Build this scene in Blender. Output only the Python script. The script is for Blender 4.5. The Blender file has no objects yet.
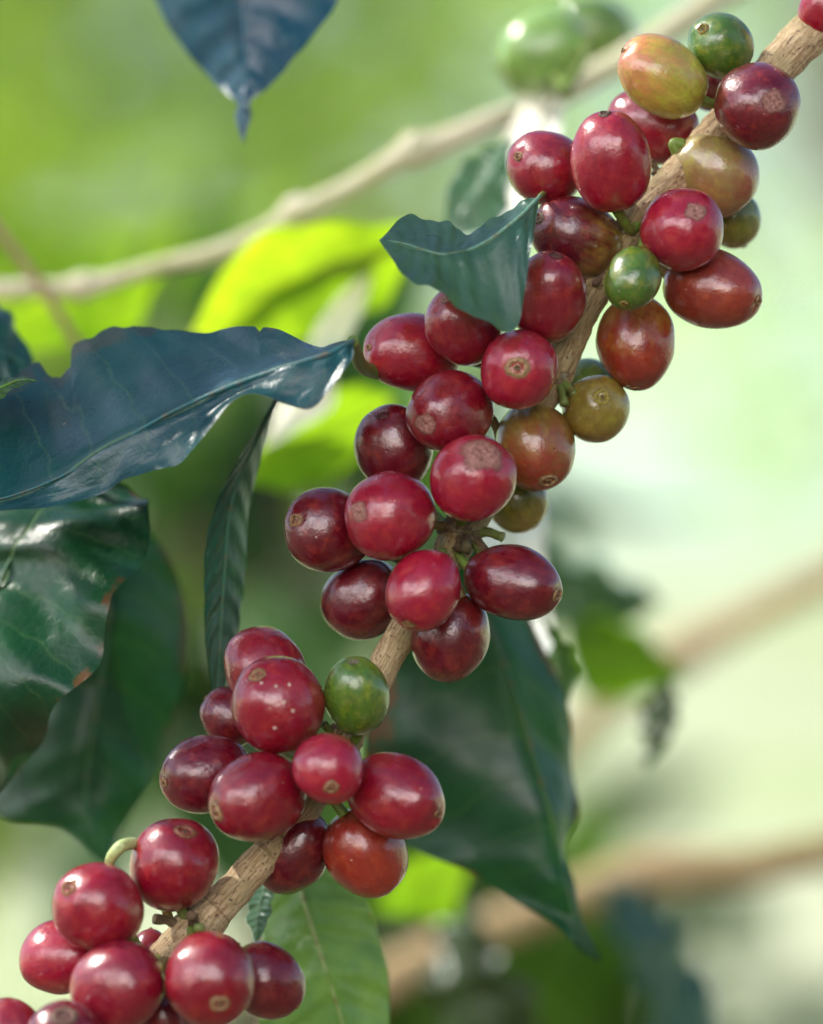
import bpy, math, random
from mathutils import Vector, Matrix, noise
R = random.Random(11)
rad = math.radians
scene = bpy.context.scene
col = scene.collection

# ------------------------------------------------------------------ the camera's view: metres, branch 1.3 m above the ground
D = 0.90                      # camera to the plane of the branch
S = 0.195 / 1024              # metres per pixel in that plane
H0 = 1.30
def P(px, py, mm=0.0):
    y = mm / 1000.0
    k = (D + y) / D
    return Vector(((px - 411.5) * S * k, y, H0 - (py - 512) * S * k))
SUN = Vector((-0.68, 0.22, 0.70)).normalized()

# ------------------------------------------------------------------ node helpers
def newmat(name):
    m = bpy.data.materials.new(name); m.use_nodes = True
    nt = m.node_tree; nt.nodes.clear()
    return m, nt
class G:
    def __init__(s, nt): s.nt = nt
    def n(s, t, **kw):
        nd = s.nt.nodes.new(t)
        for k, v in kw.items():
            if k == 'inp':
                for a, b in v.items():
                    if hasattr(b, 'is_output') or isinstance(b, bpy.types.NodeSocket): s.nt.links.new(b, nd.inputs[a])
                    else: nd.inputs[a].default_value = b
            else: setattr(nd, k, v)
        return nd
    def math(s, op, a, b=None, c=None, clamp=False):
        nd = s.nt.nodes.new('ShaderNodeMath'); nd.operation = op; nd.use_clamp = clamp
        for i, v in enumerate((a, b, c)):
            if v is None: continue
            if isinstance(v, bpy.types.NodeSocket): s.nt.links.new(v, nd.inputs[i])
            else: nd.inputs[i].default_value = v
        return nd.outputs[0]
    def mix(s, f, a, b, mode='MIX'):
        nd = s.nt.nodes.new('ShaderNodeMix'); nd.data_type = 'RGBA'; nd.blend_type = mode
        for i, v in ((0, f), (6, a), (7, b)):
            if isinstance(v, bpy.types.NodeSocket): s.nt.links.new(v, nd.inputs[i])
            else: nd.inputs[i].default_value = v if i == 0 else (tuple(v) + (1,))[:4]
        return nd.outputs[2]
    def ramp(s, f, stops):
        nd = s.nt.nodes.new('ShaderNodeMapRange')
        nd.interpolation_type = 'SMOOTHSTEP'
        s.nt.links.new(f, nd.inputs[0])
        nd.inputs[1].default_value, nd.inputs[2].default_value = stops[0], stops[1]
        nd.inputs[3].default_value, nd.inputs[4].default_value = (stops[2], stops[3]) if len(stops) > 2 else (0, 1)
        return nd.outputs[0]
    def noise(s, vec, scale, detail=3, rough=.5, dist=0):
        nd = s.n('ShaderNodeTexNoise', inp={'Vector': vec, 'Scale': scale, 'Detail': detail, 'Roughness': rough, 'Distortion': dist})
        return nd.outputs[0]
    def mapping(s, vec, scale=(1, 1, 1), loc=None):
        nd = s.n('ShaderNodeMapping', inp={'Vector': vec, 'Scale': scale})
        if loc is not None: s.nt.links.new(loc, nd.inputs['Location'])
        return nd.outputs[0]

# ------------------------------------------------------------------ materials
def cherry_material():
    m, nt = newmat('cherry_skin'); g = G(nt)
    tc = g.n('ShaderNodeTexCoord'); oi = g.n('ShaderNodeObjectInfo')
    rnd = g.math('MULTIPLY', oi.outputs['Random'], 37.0)
    cmb = g.n('ShaderNodeCombineXYZ', inp={0: rnd, 1: rnd, 2: rnd}).outputs[0]
    ob = g.mapping(tc.outputs['Object'], (1, 1, 1), cmb)
    tone2 = g.n('ShaderNodeAttribute', attribute_type='OBJECT', attribute_name='second_tone').outputs['Color']
    amt = g.n('ShaderNodeAttribute', attribute_type='OBJECT', attribute_name='unripe').outputs['Fac']
    gz = g.n('ShaderNodeSeparateXYZ', inp={0: tc.outputs['Generated']}).outputs[2]
    stre = g.noise(g.mapping(tc.outputs['Object'], (900, 900, 70), cmb), 1.0, 3, .6)
    blot = g.noise(ob, 170, 4, .6)
    # unripe tone spreads from the stalk end
    f = g.math('ADD', g.math('MULTIPLY', g.math('SUBTRACT', 1.0, gz), .55), g.math('MULTIPLY', blot, .75))
    f = g.math('ADD', f, g.math('MULTIPLY', g.math('SUBTRACT', stre, .5), .55))
    f = g.math('ADD', f, g.math('SUBTRACT', amt, .95))
    f = g.ramp(f, (-.08, .6))
    base = oi.outputs['Color']
    c = g.mix(f, base, tone2)
    c = g.mix(g.ramp(stre, (.35, .8, 0, .4)), c, g.mix(1.0, c, (.55, .42, .5), 'MULTIPLY'))
    c = g.mix(g.ramp(g.noise(ob, 420, 4, .65), (.44, .74, 0, .6)), c, g.mix(.5, g.mix(1.0, c, (1.5, 3.5, 1.3), 'MULTIPLY'), (.46, .07, .03)))  # orange mottling stands in for the warm reflection on the skin
    bloom = g.math('MULTIPLY', g.ramp(g.noise(ob, 140, 6, .72), (.42, .72)), .06)
    c = g.mix(bloom, c, (.48, .20, .22))
    # darker, duller patch cloud
    c = g.mix(g.ramp(g.noise(ob, 95, 2, .5), (.35, .8, 0, .45)), c, g.mix(1.0, c, (.5, .5, .9), 'MULTIPLY'))
    # pale specks
    vo = g.n('ShaderNodeTexVoronoi', inp={'Vector': ob, 'Scale': 430, 'Randomness': 1.0})
    spr = g.n('ShaderNodeSeparateColor', inp={0: vo.outputs['Color']}).outputs[0]
    spk = g.math('MULTIPLY', g.ramp(vo.outputs['Distance'], (.05, .13, 1, 0)), g.ramp(spr, (.80, .83)))
    dens = g.ramp(g.noise(ob, 120, 1), (.44, .6))
    spk = g.math('MULTIPLY', spk, g.math('MULTIPLY', dens, .5))
    c = g.mix(spk, c, (.62, .38, .22))
    rough = g.ramp(g.noise(ob, 300, 4, .6), (.3, .7, .24, .42))
    hgt = g.math('ADD', g.math('MULTIPLY', g.noise(ob, 230, 3, .55), 1.0), g.math('MULTIPLY', stre, .16))
    hgt = g.math('ADD', hgt, g.math('MULTIPLY', spk, .8))
    dsp = g.n('ShaderNodeTexVoronoi', inp={'Vector': ob, 'Scale': 260})
    dr = g.n('ShaderNodeSeparateColor', inp={0: dsp.outputs['Color']}).outputs[1]
    dk = g.math('MULTIPLY', g.ramp(dsp.outputs['Distance'], (.03, .10, 1, 0)), g.ramp(dr, (.84, .86)))
    c = g.mix(g.math('MULTIPLY', dk, .7), c, (.05, .015, .01))
    hgt = g.math('SUBTRACT', hgt, dk)
    hgt = g.math('ADD', hgt, g.math('MULTIPLY', g.noise(ob, 2200, 2, .5), .05))
    bmp = g.n('ShaderNodeBump', inp={'Height': hgt, 'Strength': .5, 'Distance': .0006})
    p = g.n('ShaderNodeBsdfPrincipled', inp={'Base Color': c, 'Roughness': rough, 'Normal': bmp.outputs[0], 'IOR': 1.5, 'Specular IOR Level': .65,
            'Subsurface Weight': .22, 'Subsurface Radius': (1.0, .25, .15), 'Subsurface Scale': .0018,
            'Coat Weight': .7, 'Coat Roughness': .18, 'Coat IOR': 1.5, 'Coat Normal': bmp.outputs[0]})
    o = g.n('ShaderNodeOutputMaterial', inp={0: p.outputs[0]})
    return m
def calyx_material():
    m, nt = newmat('dry_calyx'); g = G(nt)
    tc = g.n('ShaderNodeTexCoord'); oi = g.n('ShaderNodeObjectInfo')
    n1 = g.noise(tc.outputs['Object'], 1500, 5, .7)
    uv = g.n('ShaderNodeSeparateXYZ', inp={0: tc.outputs['UV']}).outputs[0]     # 0 centre .. 1 rim
    c = g.mix(g.ramp(n1, (.35, .65)), g.mix(1.0, oi.outputs['Color'], (.45, .38, .34), 'MULTIPLY'), oi.outputs['Color'])
    c = g.mix(g.ramp(uv, (.12, .3, .75, 0)), c, (.06, .025, .015))
    bmp = g.n('ShaderNodeBump', inp={'Height': n1, 'Strength': .8, 'Distance': .0003})
    p = g.n('ShaderNodeBsdfPrincipled', inp={'Base Color': c, 'Roughness': .55, 'Normal': bmp.outputs[0]})
    # the rim of the disc fades into the skin
    tr = g.n('ShaderNodeBsdfTransparent')
    fac = g.math('ADD', g.math('MULTIPLY', g.math('SUBTRACT', n1, .5), .7), uv)
    mx = g.n('ShaderNodeMixShader', inp={0: g.ramp(fac, (.78, 1.0)), 1: p.outputs[0], 2: tr.outputs[0]})
    g.n('ShaderNodeOutputMaterial', inp={0: mx.outputs[0]})
    return m
def leaf_material():
    m, nt = newmat('coffee_leaf'); g = G(nt)
    tc = g.n('ShaderNodeTexCoord'); oi = g.n('ShaderNodeObjectInfo')
    s = g.n('ShaderNodeSeparateXYZ', inp={0: tc.outputs['UV']})
    u, v = s.outputs[0], s.outputs[1]
    av = g.math('ABSOLUTE', g.math('SUBTRACT', g.math('MULTIPLY', v, 2.0), 1.0))
    wob = g.math('MULTIPLY', g.math('SUBTRACT', g.noise(tc.outputs['UV'], 7, 2), .5), .05)
    ph = g.math('ADD', g.math('SUBTRACT', u, g.math('MULTIPLY', g.math('POWER', av, 1.5), .10)), wob)
    fr = g.math('FRACT', g.math('MULTIPLY', ph, 11.0))
    dv = g.math('ABSOLUTE', g.math('SUBTRACT', fr, .5))
    vein = g.math('MULTIPLY', g.ramp(dv, (0.0, .05, 1, 0)), g.ramp(av, (.75, 1.0, 1, 0)))
    mid = g.ramp(av, (.008, .03, 1, 0))
    swell = g.math('MULTIPLY', g.ramp(dv, (0, .5, 0, 1)), .9)
    oc = tc.outputs['Object']
    nz = g.noise(oc, 60, 5, .6)
    ret = g.n('ShaderNodeTexVoronoi', feature='DISTANCE_TO_EDGE', inp={'Vector': oc, 'Scale': 520}).outputs['Distance']
    retl = g.ramp(ret, (0, .12, 1, 0))
    base = oi.outputs['Color']
    c = g.mix(g.ramp(nz, (.3, .75)), g.mix(1.0, base, (.62, .7, .75), 'MULTIPLY'), g.mix(1.0, base, (1.35, 1.2, 1.0), 'MULTIPLY'))
    light = g.mix(.45, g.mix(1.0, base, (2.4, 2.0, 1.4), 'MULTIPLY'), (.16, .24, .06))
    c = g.mix(g.math('MULTIPLY', vein, .24), c, light)
    c = g.mix(g.math('MULTIPLY', retl, .05), c, light)
    c = g.mix(g.math('MULTIPLY', mid, .8), c, light)
    # brown blemishes, strongest at the rim
    bl = g.n('ShaderNodeAttribute', attribute_type='OBJECT', attribute_name='blemish').outputs['Fac']
    bn = g.math('ADD', g.noise(oc, 45, 5, .7), g.math('MULTIPLY', g.ramp(av, (.7, 1.0)), .26))
    bf = g.math('MULTIPLY', g.ramp(bn, (.76, .83)), bl)
    c = g.mix(bf, c, (.10, .05, .015))
    vo = g.n('ShaderNodeTexVoronoi', inp={'Vector': oc, 'Scale': 130})
    sr = g.n('ShaderNodeSeparateColor', inp={0: vo.outputs['Color']}).outputs[0]
    sp = g.math('MULTIPLY', g.ramp(vo.outputs['Distance'], (.03, .08, 1, 0)), g.ramp(sr, (.78, .8)))
    c = g.mix(g.math('MULTIPLY', sp, .7), c, (.30, .22, .12))
    mt = g.n('ShaderNodeAttribute', attribute_type='OBJECT', attribute_name='matte').outputs['Fac']
    h = g.math('ADD', swell, g.math('MULTIPLY', nz, .7))
    h = g.math('SUBTRACT', h, g.math('MULTIPLY', mid, 1.2))
    h = g.math('SUBTRACT', h, g.math('MULTIPLY', retl, .06))
    h = g.math('MULTIPLY', h, g.math('SUBTRACT', 1.0, g.math('MULTIPLY', mt, .9)))
    bmp = g.n('ShaderNodeBump', inp={'Height': h, 'Strength': .5, 'Distance': .0008})
    rough = g.math('ADD', g.ramp(g.noise(oc, 150, 4, .6), (.3, .7, .26, .42)), g.math('MULTIPLY', mt, .25))
    p = g.n('ShaderNodeBsdfPrincipled', inp={'Base Color': c, 'Roughness': rough, 'Normal': bmp.outputs[0], 'IOR': 1.45, 'Specular IOR Level': .5, 'Coat Weight': g.math('MULTIPLY', g.math('SUBTRACT', 1.0, mt), .2), 'Coat Roughness': .2})
    tcol = g.mix(1.0, c, (3.8, 3.1, .8), "MULTIPLY")
    tcol = g.mix(g.math('MAXIMUM', g.math('MULTIPLY', vein, .45), g.math('MULTIPLY', mid, .7)), tcol, g.mix(1.0, tcol, (.35, .5, .3), 'MULTIPLY'))
    tcol = g.mix(g.ramp(g.noise(oc, 28, 3, .55), (.42, .64)), tcol, g.mix(1.0, tcol, (.42, .55, .6), 'MULTIPLY'))
    tcol = g.mix(g.math('MULTIPLY', bf, .9), tcol, (.08, .03, .01))
    t = g.n('ShaderNodeBsdfTranslucent', inp={'Color': tcol, 'Normal': bmp.outputs[0]})
    thin = g.n('ShaderNodeAttribute', attribute_type='OBJECT', attribute_name='thin').outputs['Fac']
    mx = g.n('ShaderNodeMixShader', inp={0: thin, 1: p.outputs[0], 2: t.outputs[0]})
    g.n('ShaderNodeOutputMaterial', inp={0: mx.outputs[0]})
    return m
def bark_material(name, c1, c2, c3, sc=1.0, ro=.7, bs=.9):
    m, nt = newmat(name); g = G(nt)
    tc = g.n('ShaderNodeTexCoord'); uv = tc.outputs['UV']; oc = tc.outputs['Object']
    fib = g.noise(g.mapping(uv, (1.1, 16, 1)), 2.4, 7, .72, .8)      # u along in cm, v around
    big = g.noise(oc, 90 * sc, 4, .6)
    fine = g.noise(oc, 700 * sc, 5, .75)
    c = g.mix(g.ramp(fib, (.36, .62)), c1, c2)
    c = g.mix(g.ramp(big, (.45, .65, 0, .75)), c, c3)
    c = g.mix(g.ramp(fine, (.60, .75, 0, .5)), c, g.mix(1.0, c, (.35, .3, .25), 'MULTIPLY'))
    ln = g.noise(g.mapping(uv, (2.2, 5, 1)), 6.0, 3, .5)
    c = g.mix(g.ramp(ln, (.60, .67, 0, .75)), c, (.13, .07, .06))
    lich = g.math('MULTIPLY', g.ramp(g.noise(oc, 260 * sc, 5, .7), (.58, .66)), g.ramp(g.noise(oc, 40 * sc, 2), (.45, .6)))
    c = g.mix(g.math('MULTIPLY', lich, .7), c, (.50, .52, .40))
    zone = g.ramp(g.noise(oc, 28 * sc, 2, .5), (.48, .62, 0, .55))
    c = g.mix(zone, c, g.mix(1.0, c, (.55, .62, .42), 'MULTIPLY'))
    ringm = g.ramp(g.noise(g.mapping(uv, (2.2, .25, 1)), 2.0, 3, .6), (.60, .66, 0, .6))
    c = g.mix(ringm, c, g.mix(1.0, c, (.42, .34, .28), 'MULTIPLY'))
    h = g.math('ADD', g.math('MULTIPLY', fib, 1.0), g.math('ADD', g.math('MULTIPLY', fine, .22), g.math('MULTIPLY', big, .8)))
    h = g.math('SUBTRACT', h, g.math('MULTIPLY', g.ramp(ln, (.62, .68)), .4))
    bmp = g.n('ShaderNodeBump', inp={'Height': h, 'Strength': bs, 'Distance': .0011})
    p = g.n('ShaderNodeBsdfPrincipled', inp={'Base Color': c, 'Roughness': ro, 'Normal': bmp.outputs[0]})
    g.n('ShaderNodeOutputMaterial', inp={0: p.outputs[0]})
    return m
def green_stalk_material():
    m, nt = newmat('green_stalk'); g = G(nt)
    oi = g.n('ShaderNodeObjectInfo'); tc = g.n('ShaderNodeTexCoord')
    n1 = g.noise(tc.outputs['Object'], 500, 5, .7)
    c = g.mix(g.ramp(n1, (.45, .7, 0, .7)), oi.outputs['Color'], (.16, .08, .03))
    bmp = g.n('ShaderNodeBump', inp={'Height': n1, 'Strength': .6, 'Distance': .0005})
    p = g.n('ShaderNodeBsdfPrincipled', inp={'Base Color': c, 'Roughness': .45, 'Normal': bmp.outputs[0],
            'Subsurface Weight': .2, 'Subsurface Radius': (.6, 1, .2), 'Subsurface Scale': .001})
    g.n('ShaderNodeOutputMaterial', inp={0: p.outputs[0]})
    return m
def far_leaf_material():
    m, nt = newmat('far_foliage'); g = G(nt)
    oi = g.n('ShaderNodeObjectInfo'); ge = g.n('ShaderNodeNewGeometry')
    v = g.ramp(ge.outputs['Random Per Island'], (0, 1, .55, 1.5))
    c = g.n('ShaderNodeVectorMath', operation='SCALE', inp={0: oi.outputs['Color']})
    nt.links.new(v, c.inputs['Scale'])
    c = c.outputs[0]
    p = g.n('ShaderNodeBsdfPrincipled', inp={'Base Color': c, 'Roughness': .45})
    t = g.n('ShaderNodeBsdfTranslucent', inp={'Color': g.mix(1.0, c, (2.6, 2.8, 1.2), 'MULTIPLY')})
    mx = g.n('ShaderNodeMixShader', inp={0: .45, 1: p.outputs[0], 2: t.outputs[0]})
    g.n('ShaderNodeOutputMaterial', inp={0: mx.outputs[0]})
    return m
def ground_material():
    m, nt = newmat('grassy_ground'); g = G(nt)
    tc = g.n('ShaderNodeTexCoord'); oc = tc.outputs['Object']
    a = g.noise(oc, .55, 5, .6); b = g.noise(oc, 9, 6, .7); d = g.noise(oc, .16, 3, .5)
    c = g.mix(g.ramp(a, (.4, .6)), (.36, .46, .16), (.51, .61, .31))
    c = g.mix(g.ramp(d, (.42, .6)), c, (.58, .61, .42))
    c = g.mix(g.ramp(b, (.5, .7, 0, .6)), c, (.17, .15, .06))
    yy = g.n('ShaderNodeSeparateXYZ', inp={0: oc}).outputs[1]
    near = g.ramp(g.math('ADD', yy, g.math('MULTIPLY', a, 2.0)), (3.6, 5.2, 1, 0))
    c = g.mix(near, c, g.mix(g.ramp(b, (.4, .6)), (.07, .045, .025), (.15, .10, .05)))  # near soil kept dark in colour, standing in for shade
    bmp = g.n('ShaderNodeBump', inp={'Height': b, 'Strength': .6, 'Distance': .05})
    p = g.n('ShaderNodeBsdfPrincipled', inp={'Base Color': c, 'Roughness': .9, 'Normal': bmp.outputs[0]})
    g.n('ShaderNodeOutputMaterial', inp={0: p.outputs[0]})
    return m
M_CH, M_CX, M_LF, M_ST = cherry_material(), calyx_material(), leaf_material(), green_stalk_material()
M_BK = bark_material('coffee_bark', (.38, .23, .10), (.78, .60, .35), (.46, .38, .18))
M_ND = bark_material('node_bark', (.16, .09, .05), (.44, .30, .17), (.20, .19, .07), 1.6)
M_BK2 = bark_material('pale_bark', (.46, .31, .14), (.72, .54, .29), (.52, .40, .20), .8)
M_BK3 = bark_material('sunlit_green_bark', (.74, .66, .36), (.86, .82, .64), (.70, .70, .38), .8, .38, .45)  # bark colour lightened towards white to stand in for strong sun
M_TR = bark_material('trunk_bark', (.12, .08, .05), (.22, .16, .11), (.15, .11, .08), .1)
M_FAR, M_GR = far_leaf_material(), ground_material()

# ------------------------------------------------------------------ object helpers
def mesh_obj(name, verts, faces, mat, parent=None, origin=None, uvs=None, smooth=True):
    me = bpy.data.meshes.new(name)
    if origin is not None: verts = [Vector(v) - origin for v in verts]
    me.from_pydata([tuple(v) for v in verts], [], faces)
    if uvs is not None:
        ul = me.uv_layers.new(name='UVMap')
        flat = []
        for p in me.polygons:
            for vi in p.vertices: flat += [uvs[vi][0], uvs[vi][1]]
        ul.data.foreach_set('uv', flat)
    if smooth: me.polygons.foreach_set('use_smooth', [True] * len(me.polygons))
    me.materials.append(mat); me.update()
    o = bpy.data.objects.new(name, me); col.objects.link(o)
    if origin is not None: o.location = origin
    if parent is not None:
        o.parent = parent
        o.location = (origin - Vector(parent.location)) if origin is not None else (0, 0, 0)
    return o
def tag(o, label, cat, group=None):
    o['label'] = label; o['category'] = cat
    if group: o['group'] = group
def cr(pts, t):
    """Catmull-Rom through pts (tuples of any length), t in 0..len-1"""
    n = len(pts); i = min(int(t), n - 2); f = t - i
    p0, p1, p2, p3 = pts[max(i - 1, 0)], pts[i], pts[i + 1], pts[min(i + 2, n - 1)]
    return [.5 * (2 * b + (c - a) * f + (2 * a - 5 * b + 4 * c - d) * f * f + (3 * b - a - 3 * c + d) * f ** 3)
            for a, b, c, d in zip(p0, p1, p2, p3)]
def tube(path, radii, steps=8, seg=20, lump=0.0, lfreq=300, cap=True):
    """path: Vectors, radii per point (m) -> verts, faces, uvs"""
    rows = [tuple(p) + (r,) for p, r in zip(path, radii)]
    N = (len(rows) - 1) * steps
    sm = [cr(rows, i / steps) for i in range(N + 1)]
    pts = [Vector(s[:3]) for s in sm]; rs = [max(s[3], 1e-5) for s in sm]
    verts, faces, uvs = [], [], []
    tan = (pts[1] - pts[0]).normalized()
    nrm = tan.cross(Vector((0.3, 1, .1))).normalized()
    L = 0
    for i, p in enumerate(pts):
        if i: L += (p - pts[i - 1]).length
        t = ((pts[min(i + 1, N)] - pts[max(i - 1, 0)])).normalized()
        nrm = (nrm - t * nrm.dot(t)).normalized(); bi = t.cross(nrm)
        for k in range(seg + 1):
            a = 2 * math.pi * (k % seg) / seg
            d = nrm * math.cos(a) + bi * math.sin(a)
            rr = rs[i]
            if lump:
                q = (p + d * rr) * lfreq
                rr *= 1 + lump * (noise.noise(q) + .5 * noise.noise(q * 2.3))
            verts.append(p + d * rr); uvs.append((L * 100, k / seg))
    for i in range(N):
        for k in range(seg):
            a = i * (seg + 1) + k
            faces.append((a, a + 1, a + seg + 2, a + seg + 1))
    if cap:
        for i, ring in ((0, 0), (N, N)):
            verts.append(pts[i]); uvs.append((0, 0)); c = len(verts) - 1
            for k in range(seg):
                a = ring * (seg + 1) + k
                faces.append((c, a + 1, a) if ring == 0 else (c, a, a + 1))
    return verts, faces, uvs

# ------------------------------------------------------------------ leaves
def coffee_leaf(rows, label, color, petiole=None, prad=5, blemish=0.0, ruffle=1.2, nl=70, nv=15, ragged=0.0, seed=0,
                bites=(), group=None, sag=0.0, rib=3.2, matte=0.0, thin=None):
    """rows: list of (edge A, midrib, edge B), each (px, py, depth mm)"""
    sh = -10 if 'bitten edge' in label else 30 if 'glaring white sun' in label else 40 if 'dark pointed leaf' in label else 22 if 'big dark green drooping' in label else 110 if 'blurred dark teal leaf hanging' in label else 70 if 'dull green leaf lying' in label else 0
    rows = [tuple((q[0], q[1], q[2] + sh) for q in r) for r in rows]
    if petiole: petiole = [(q[0], q[1], q[2] + sh * .5) for q in petiole]
    W = [[P(*r[0]), P(*r[1]), P(*r[2])] for r in rows]
    flat = [tuple(a) + tuple(b) + tuple(c) for a, b, c in W]
    root = bpy.data.objects.new('coffee_leaf', None); col.objects.link(root)
    root.empty_display_size = .01
    org = W[0][1].copy(); root.location = org
    tag(root, label, 'leaf', group)
    verts, uvs, faces = [], [], []
    T = len(rows) - 1
    mids = []
    for i in range(nl + 1):
        u = i / nl
        s = cr(flat, u * T)
        A, M, B = Vector(s[0:3]), Vector(s[3:6]), Vector(s[6:9])
        mids.append(M)
        nrm = (B - A).cross(Vector(cr(flat, min(u + .02, 1) * T)[3:6]) - Vector(cr(flat, max(u - .02, 0) * T)[3:6]))
        if nrm.length > 0: nrm.normalize()
        ra = rb = 1.0
        if ragged:
            ra -= ragged * max(0, noise.noise(Vector((u * 30, seed, 1))))
            rb -= ragged * max(0, noise.noise(Vector((u * 30, seed, 7))))
        for (bs, bu, bw, bd) in bites:
            k = max(0, 1 - ((u - bu) / bw) ** 2) * bd * (1 + .25 * noise.noise(Vector((u * 90, 3, 0))))
            if bs < 0: ra -= k
            else: rb -= k
        for j in range(nv):
            v = -1 + 2 * j / (nv - 1)
            E = A if v < 0 else B; av = abs(v) * (ra if v < 0 else rb)
            p = M.lerp(E, av)
            w = (E - M).length
            env = math.sin(math.pi * min(max(u, .0), 1)) ** .6
            z = ruffle * .001 * av * av * math.sin(u * 26 + (1.7 if v < 0 else 0) + seed) * env
            z += ruffle * .0016 * noise.noise(Vector((u * 6, v * 2, seed * 3.1))) * env
            z += (sag * .001 * (av - av * av) * 4) * env
            z += .18 * w * (av - av * av) * env          # each half bows a little
            # gentle quilting between side veins
            z += .00022 * (1 - matte) * min(1, w / .010) ** 2 * math.sin((u - .10 * av ** 1.5) * 11 * 2 * math.pi) * min(av * 3, 1) * env
            verts.append(p + nrm * z); uvs.append((u, (v + 1) / 2))
    for i in range(nl):
        for j in range(nv - 1):
            a = i * nv + j
            faces.append((a, a + 1, a + nv + 1, a + nv))
    bl = mesh_obj('blade', verts, faces, M_LF, root, org, uvs); bl.color = tuple(color) + (1,); bl['blemish'] = float(blemish); bl['matte'] = float(matte); bl['thin'] = thin if thin is not None else .10 if color[1] < .1 else (.08 if color[0] > .22 else (.15 if seed == 16 else .42))
    # midrib: slender tapering ridge along the underside
    path = mids[::5]; rr = [S * rib * (1 - .8 * k / (len(path) - 1)) for k in range(len(path))]
    v, f, uv = tube(path, rr, 4, 10)
    mr = mesh_obj('midrib', v, f, M_ST, root, org, uv)
    mr.color = (min(color[0] * 2.2, .4), min(color[1] * 1.9, .45), min(color[2] * 1.6, .2), 1)
    if petiole:
        pp = [P(*q) for q in petiole]
        v, f, uv = tube([W[0][1]] + pp, [S * prad * .8] + [S * prad * (1 + .12 * k) for k in range(len(pp))], 8, 12, .05)
        st = mesh_obj('petiole', v, f, M_ST, root, org, uv); st.color = (.12, .20, .04, 1)
    return root

DK = (.007, .062, .026)      # dark glossy
TL = (.008, .066, .056)  # blue of the sky mixed into the leaf green
MD = (.045, .12, .022)
BR = (.13, .26, .03)
def same(x, y, d): return ((x, y, d),) * 3
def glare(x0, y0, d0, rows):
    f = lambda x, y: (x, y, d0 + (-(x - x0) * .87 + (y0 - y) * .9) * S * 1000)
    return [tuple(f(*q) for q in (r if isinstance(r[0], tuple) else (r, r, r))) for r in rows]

coffee_leaf([same(353, 341, -14), ((326, 343, -10), (333, 352, -17), (350, 366, -20)), ((300, 341, 0), (296, 364, -17), (308, 403, -22)),
             ((242, 328, 12), (236, 384, -14), (250, 400, -18)), ((165, 325, 20), (172, 412, -12), (190, 446, -18)),
             ((108, 334, 24), (112, 447, -9), (152, 477, -14)), ((52, 352, 26), (58, 478, -6), (104, 490, -11)),
             ((5, 382, 22), (0, 499, -3), (25, 508, -8)), ((-50, 420, 14), (-58, 505, 0), (-55, 520, -6)), same(-115, 520, 0)],
            'large dark blue-green leaf with a bitten edge and pale curled lower half, at left', (.006, .055, .072), [(362, 366, -4), (385, 374, 6), (410, 380, 12)], 7,
            ruffle=1.0, ragged=.03, seed=2, bites=((-1, .665, .032, .17), (-1, .638, .010, .06), (-1, .30, .008, .08)), nl=130, blemish=.25)  # the reflected sky's blue is part of the base colour
coffee_leaf([same(78, 476, 2), ((130, 482, -4), (52, 500, 0), (0, 488, 6)), ((150, 508, -14), (30, 532, -8), (-50, 520, 4)),
             ((137, 560, -20), (8, 565, -10), (-80, 580, 4)), ((107, 628, -24), (-8, 612, -14), (-95, 640, 0)),
             ((66, 690, -28), (-15, 668, -20), (-90, 700, -4)), ((38, 750, -8), (-16, 728, -20), (-60, 750, -8)), same(-5, 798, -12)],
            'dark green leaf with glaring white sun patches, hanging below the bitten leaf', DK, [(100, 465, 6), (130, 450, 14)], 5, blemish=1.0,
            ruffle=2.6, seed=5, ragged=.03)
coffee_leaf([same(112, 500, 26), ((160, 545, 34), (104, 560, 26), (20, 560, 30)), ((187, 610, 36), (108, 620, 24), (10, 630, 30)),
             ((182, 690, 36), (100, 690, 24), (-20, 700, 32)), ((160, 760, 34), (90, 752, 24), (-25, 775, 30)),
             ((134, 810, 30), (86, 805, 24), (0, 818, 28)), ((113, 846, 28), (96, 840, 24), (60, 828, 26)), same(104, 864, 26)],
            'dark pointed leaf hanging behind the leaf with white glare patches', DK, [(120, 470, 30), (150, 440, 30)], 5, blemish=.5, matte=.45, thin=.14, ruffle=1.5, seed=8)
coffee_leaf([same(277, 398, 14), ((268, 432, 20), (256, 440, 14), (240, 455, 10)), ((251, 500, 20), (232, 500, 14), (210, 520, 10)),
             ((245, 570, 20), (224, 578, 14), (204, 580, 10)), ((237, 640, 20), (220, 642, 14), (206, 642, 10)), same(216, 722, 14)],
            'narrow teal leaf hanging vertically above the lower left cherry cluster', (.012, .075, .050), [(285, 384, 18), (310, 376, 22)], 4, ruffle=.1, seed=3, nv=11)
coffee_leaf([same(-90, 300, 50), ((-50, 270, 55), (-40, 320, 45), (-40, 400, 40)), ((0, 303, 60), (-5, 350, 45), (0, 388, 40)),
             ((18, 330, 55), (15, 358, 46), (18, 383, 42)), same(38, 374, 46)],
            'blurred teal leaf tip poking in at the left edge above the bitten leaf', TL, ruffle=.8, seed=9)
coffee_leaf([same(-60, 420, -4), ((-30, 392, 2), (-30, 400, -6), (-30, 412, -10)), ((0, 381, 4), (0, 388, -6), (0, 398, -10)),
             ((20, 377, 2), (20, 380, -4), (20, 386, -8)), same(36, 381, -4)],
            'thin pale green leaf edge sticking out left of the bitten leaf', MD, ruffle=.3, seed=10, nl=40)
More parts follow.
